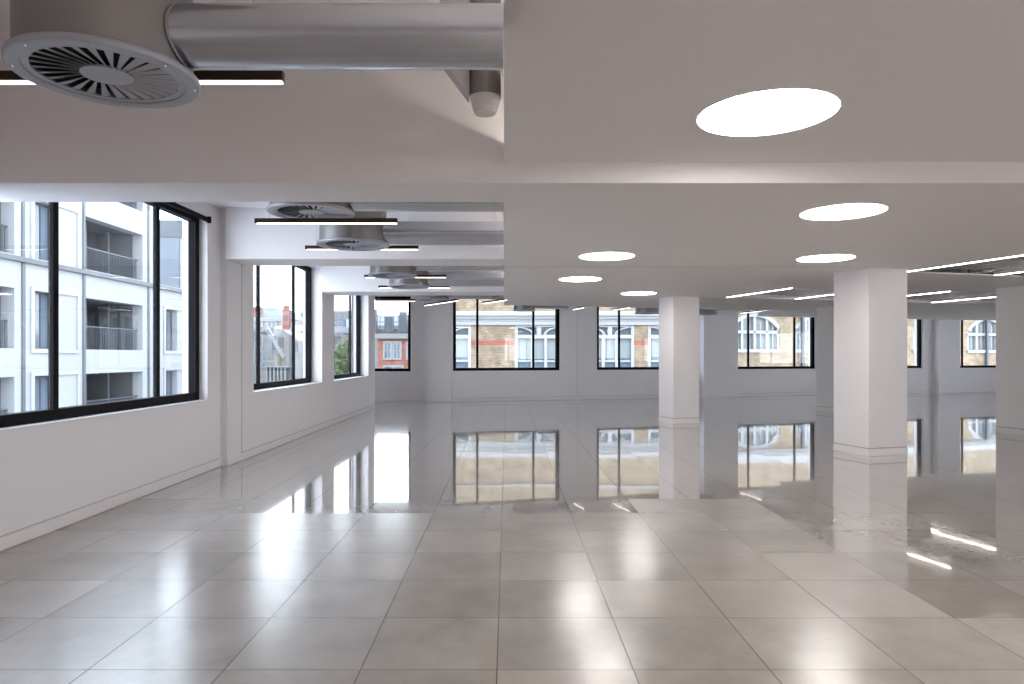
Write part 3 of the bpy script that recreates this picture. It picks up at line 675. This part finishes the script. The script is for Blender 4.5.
# --- second yellow brick building, turned with the far wall
T0 = 32.5
FT = lambda x, y: R(x, T0 + y)
rx, ry = R(27, T0)
e = empty('workshop_building', (rx, ry, -12), 'yellow brick building with wide arched white windows behind the right-hand columns', 'building')
inv2 = Matrix.Translation(-Vector(e.location))
def wb(name, lst, m, par=None):
    o = boxes(name, lst, m, None, fr=FT); o.data.transform(inv2); o.parent = par or e; return o
def s_of(x):  # facade coordinate seen at photo column x
    u = (x-507)/684; Y = T0/(CS - SN*u); return CS*u*Y + SN*Y
s1 = s_of(782); step = s_of(782)-s_of(724)+ .9
ws = []
wwid = s_of(780)-s_of(730)
for k in range(0, 8):
    b_ = s_of(780) + k*(wwid + .95); ws.append((b_-wwid, b_))
slo, shi = ws[0][0]-.6, ws[-1][1]+3
zs, ztop = 1.62, 3.75; L = [(slo, shi, 0, .5, -12, zs), (slo, shi, 0, .5, ztop, 4.2)]
cur = slo
for a, b in ws: L.append((cur, a, 0, .5, zs, ztop)); cur = b
L.append((cur, shi, 0, .5, zs, ztop))
wb('brick_wall', L, 'yellowbrick')
wb('cornice', [(slo, shi, -.5, .5, 4.0, 4.4), (slo, shi, -.3, .5, 3.82, 4.0)], 'extwhite')
wb('upper_wall', [(slo, shi, 0, .5, 4.4, 8.2)], 'yellowbrick')
wb('coping', [(slo, shi, -.1, .6, 8.2, 8.4)], 'stone')
for a, b in ws:
    w = b-a; c = (a+b)/2
    fr_ = [(a, a+.14, .05, .2, zs, ztop-.7), (b-.14, b, .05, .2, zs, ztop-.7), (a-.05, b+.05, -.1, .2, zs-.04, zs+.13), (a, b, .05, .2, 2.62, 2.78)]
    for k in (1, 2, 3): fr_.append((a+w*k/4-.07, a+w*k/4+.07, .05, .2, zs, ztop-.15 if k == 2 else ztop-.32))
    for k in range(4): fr_.append((a+w*(k+.5)/4-.02, a+w*(k+.5)/4+.02, .1, .15, zs, ztop-.5))
    wo = wb('window', fr_, 'extwhite')
    bm = bmesh.new(); rise = .75; rr = (w*w/4 + rise*rise)/(2*rise); ah = math.asin(w/2/rr)
    pr = None
    for k in range(19):
        t = -ah + 2*ah*k/18
        q = [bm.verts.new((*FT(c + r_*math.sin(t), y_), ztop - rr + r_*math.cos(t))) for r_, y_ in ((rr-.2, -.02), (rr+.0, -.02), (rr+.0, .2), (rr-.2, .2))]
        if pr:
            for i in range(4): bm.faces.new((pr[i], pr[(i+1) % 4], q[(i+1) % 4], q[i]))
        else: bm.faces.new(q)
        pr = q
    bm.faces.new(pr); bm.transform(inv2); mesh('arch_bar', bm, 'extwhite', wo)
    wb('blind', [(a, b, .24, .26, zs, ztop)], 'blind', wo)
    # brick spandrels over the arch
    bm = bmesh.new()
    for k in range(12):
        t0 = -ah + 2*ah*k/12; t1 = -ah + 2*ah*(k+1)/12
        p = [(c+rr*math.sin(t0), ztop-rr+rr*math.cos(t0)), (c+rr*math.sin(t1), ztop-rr+rr*math.cos(t1)), (c+rr*math.sin(t1), ztop), (c+rr*math.sin(t0), ztop)]
        if abs(p[0][1]-p[3][1]) + abs(p[1][1]-p[2][1]) < .004: continue
        v = [bm.verts.new((*FT(x, y), z)) for y in (0, .2) for x, z in p]
        for f in ((0, 1, 2, 3), (4, 5, 6, 7), (0, 1, 5, 4), (1, 2, 6, 5), (2, 3, 7, 6), (3, 0, 4, 7)): bm.faces.new([v[i] for i in f])
    bm.transform(inv2); mesh('spandrel', bm, 'yellowbrick', wo)
for q in (s_of(984), s_of(800)):
    wb('drainpipe', [(q, q+.14, -.2, -.06, -12, 3.8)], 'rail')

# ------------------------------------------------------------------ light
w = bpy.data.worlds.new('sky'); bpy.context.scene.world = w; w.use_nodes = True
nt = w.node_tree; bg = nt.nodes['Background']; L = nt.links.new
tc = nt.nodes.new('ShaderNodeTexCoord'); sp = nt.nodes.new('ShaderNodeSeparateXYZ'); cr = nt.nodes.new('ShaderNodeValToRGB')
nz = nt.nodes.new('ShaderNodeTexNoise'); nz.inputs['Scale'].default_value = 3; nz.inputs['Detail'].default_value = 6
mx = nt.nodes.new('ShaderNodeMix'); mx.data_type = 'RGBA'; mx.inputs[0].default_value = .12
L(tc.outputs['Generated'], sp.inputs[0]); L(sp.outputs[2], cr.inputs['Fac'])
cr.color_ramp.elements[0].color = (.84, .92, 1, 1); cr.color_ramp.elements[1].color = (.62, .76, 1, 1)
L(tc.outputs['Generated'], nz.inputs['Vector']); L(cr.outputs['Color'], mx.inputs[6]); L(nz.outputs['Fac'], mx.inputs[7]); L(mx.outputs[2], bg.inputs['Color'])
bg.inputs['Strength'].default_value = 3.0

sc = bpy.context.scene
sc.view_settings.view_transform = 'Standard'; sc.view_settings.look = 'None'; sc.view_settings.gamma = 1
sc.view_settings.use_curve_mapping = False; sc.view_settings.exposure = 1.42
sc.cycles.use_denoising = True; sc.cycles.max_bounces = 12; sc.cycles.diffuse_bounces = 6; sc.cycles.glossy_bounces = 5
sc.cycles.transparent_max_bounces = 16; sc.cycles.sample_clamp_indirect = 8; sc.cycles.caustics_reflective = False
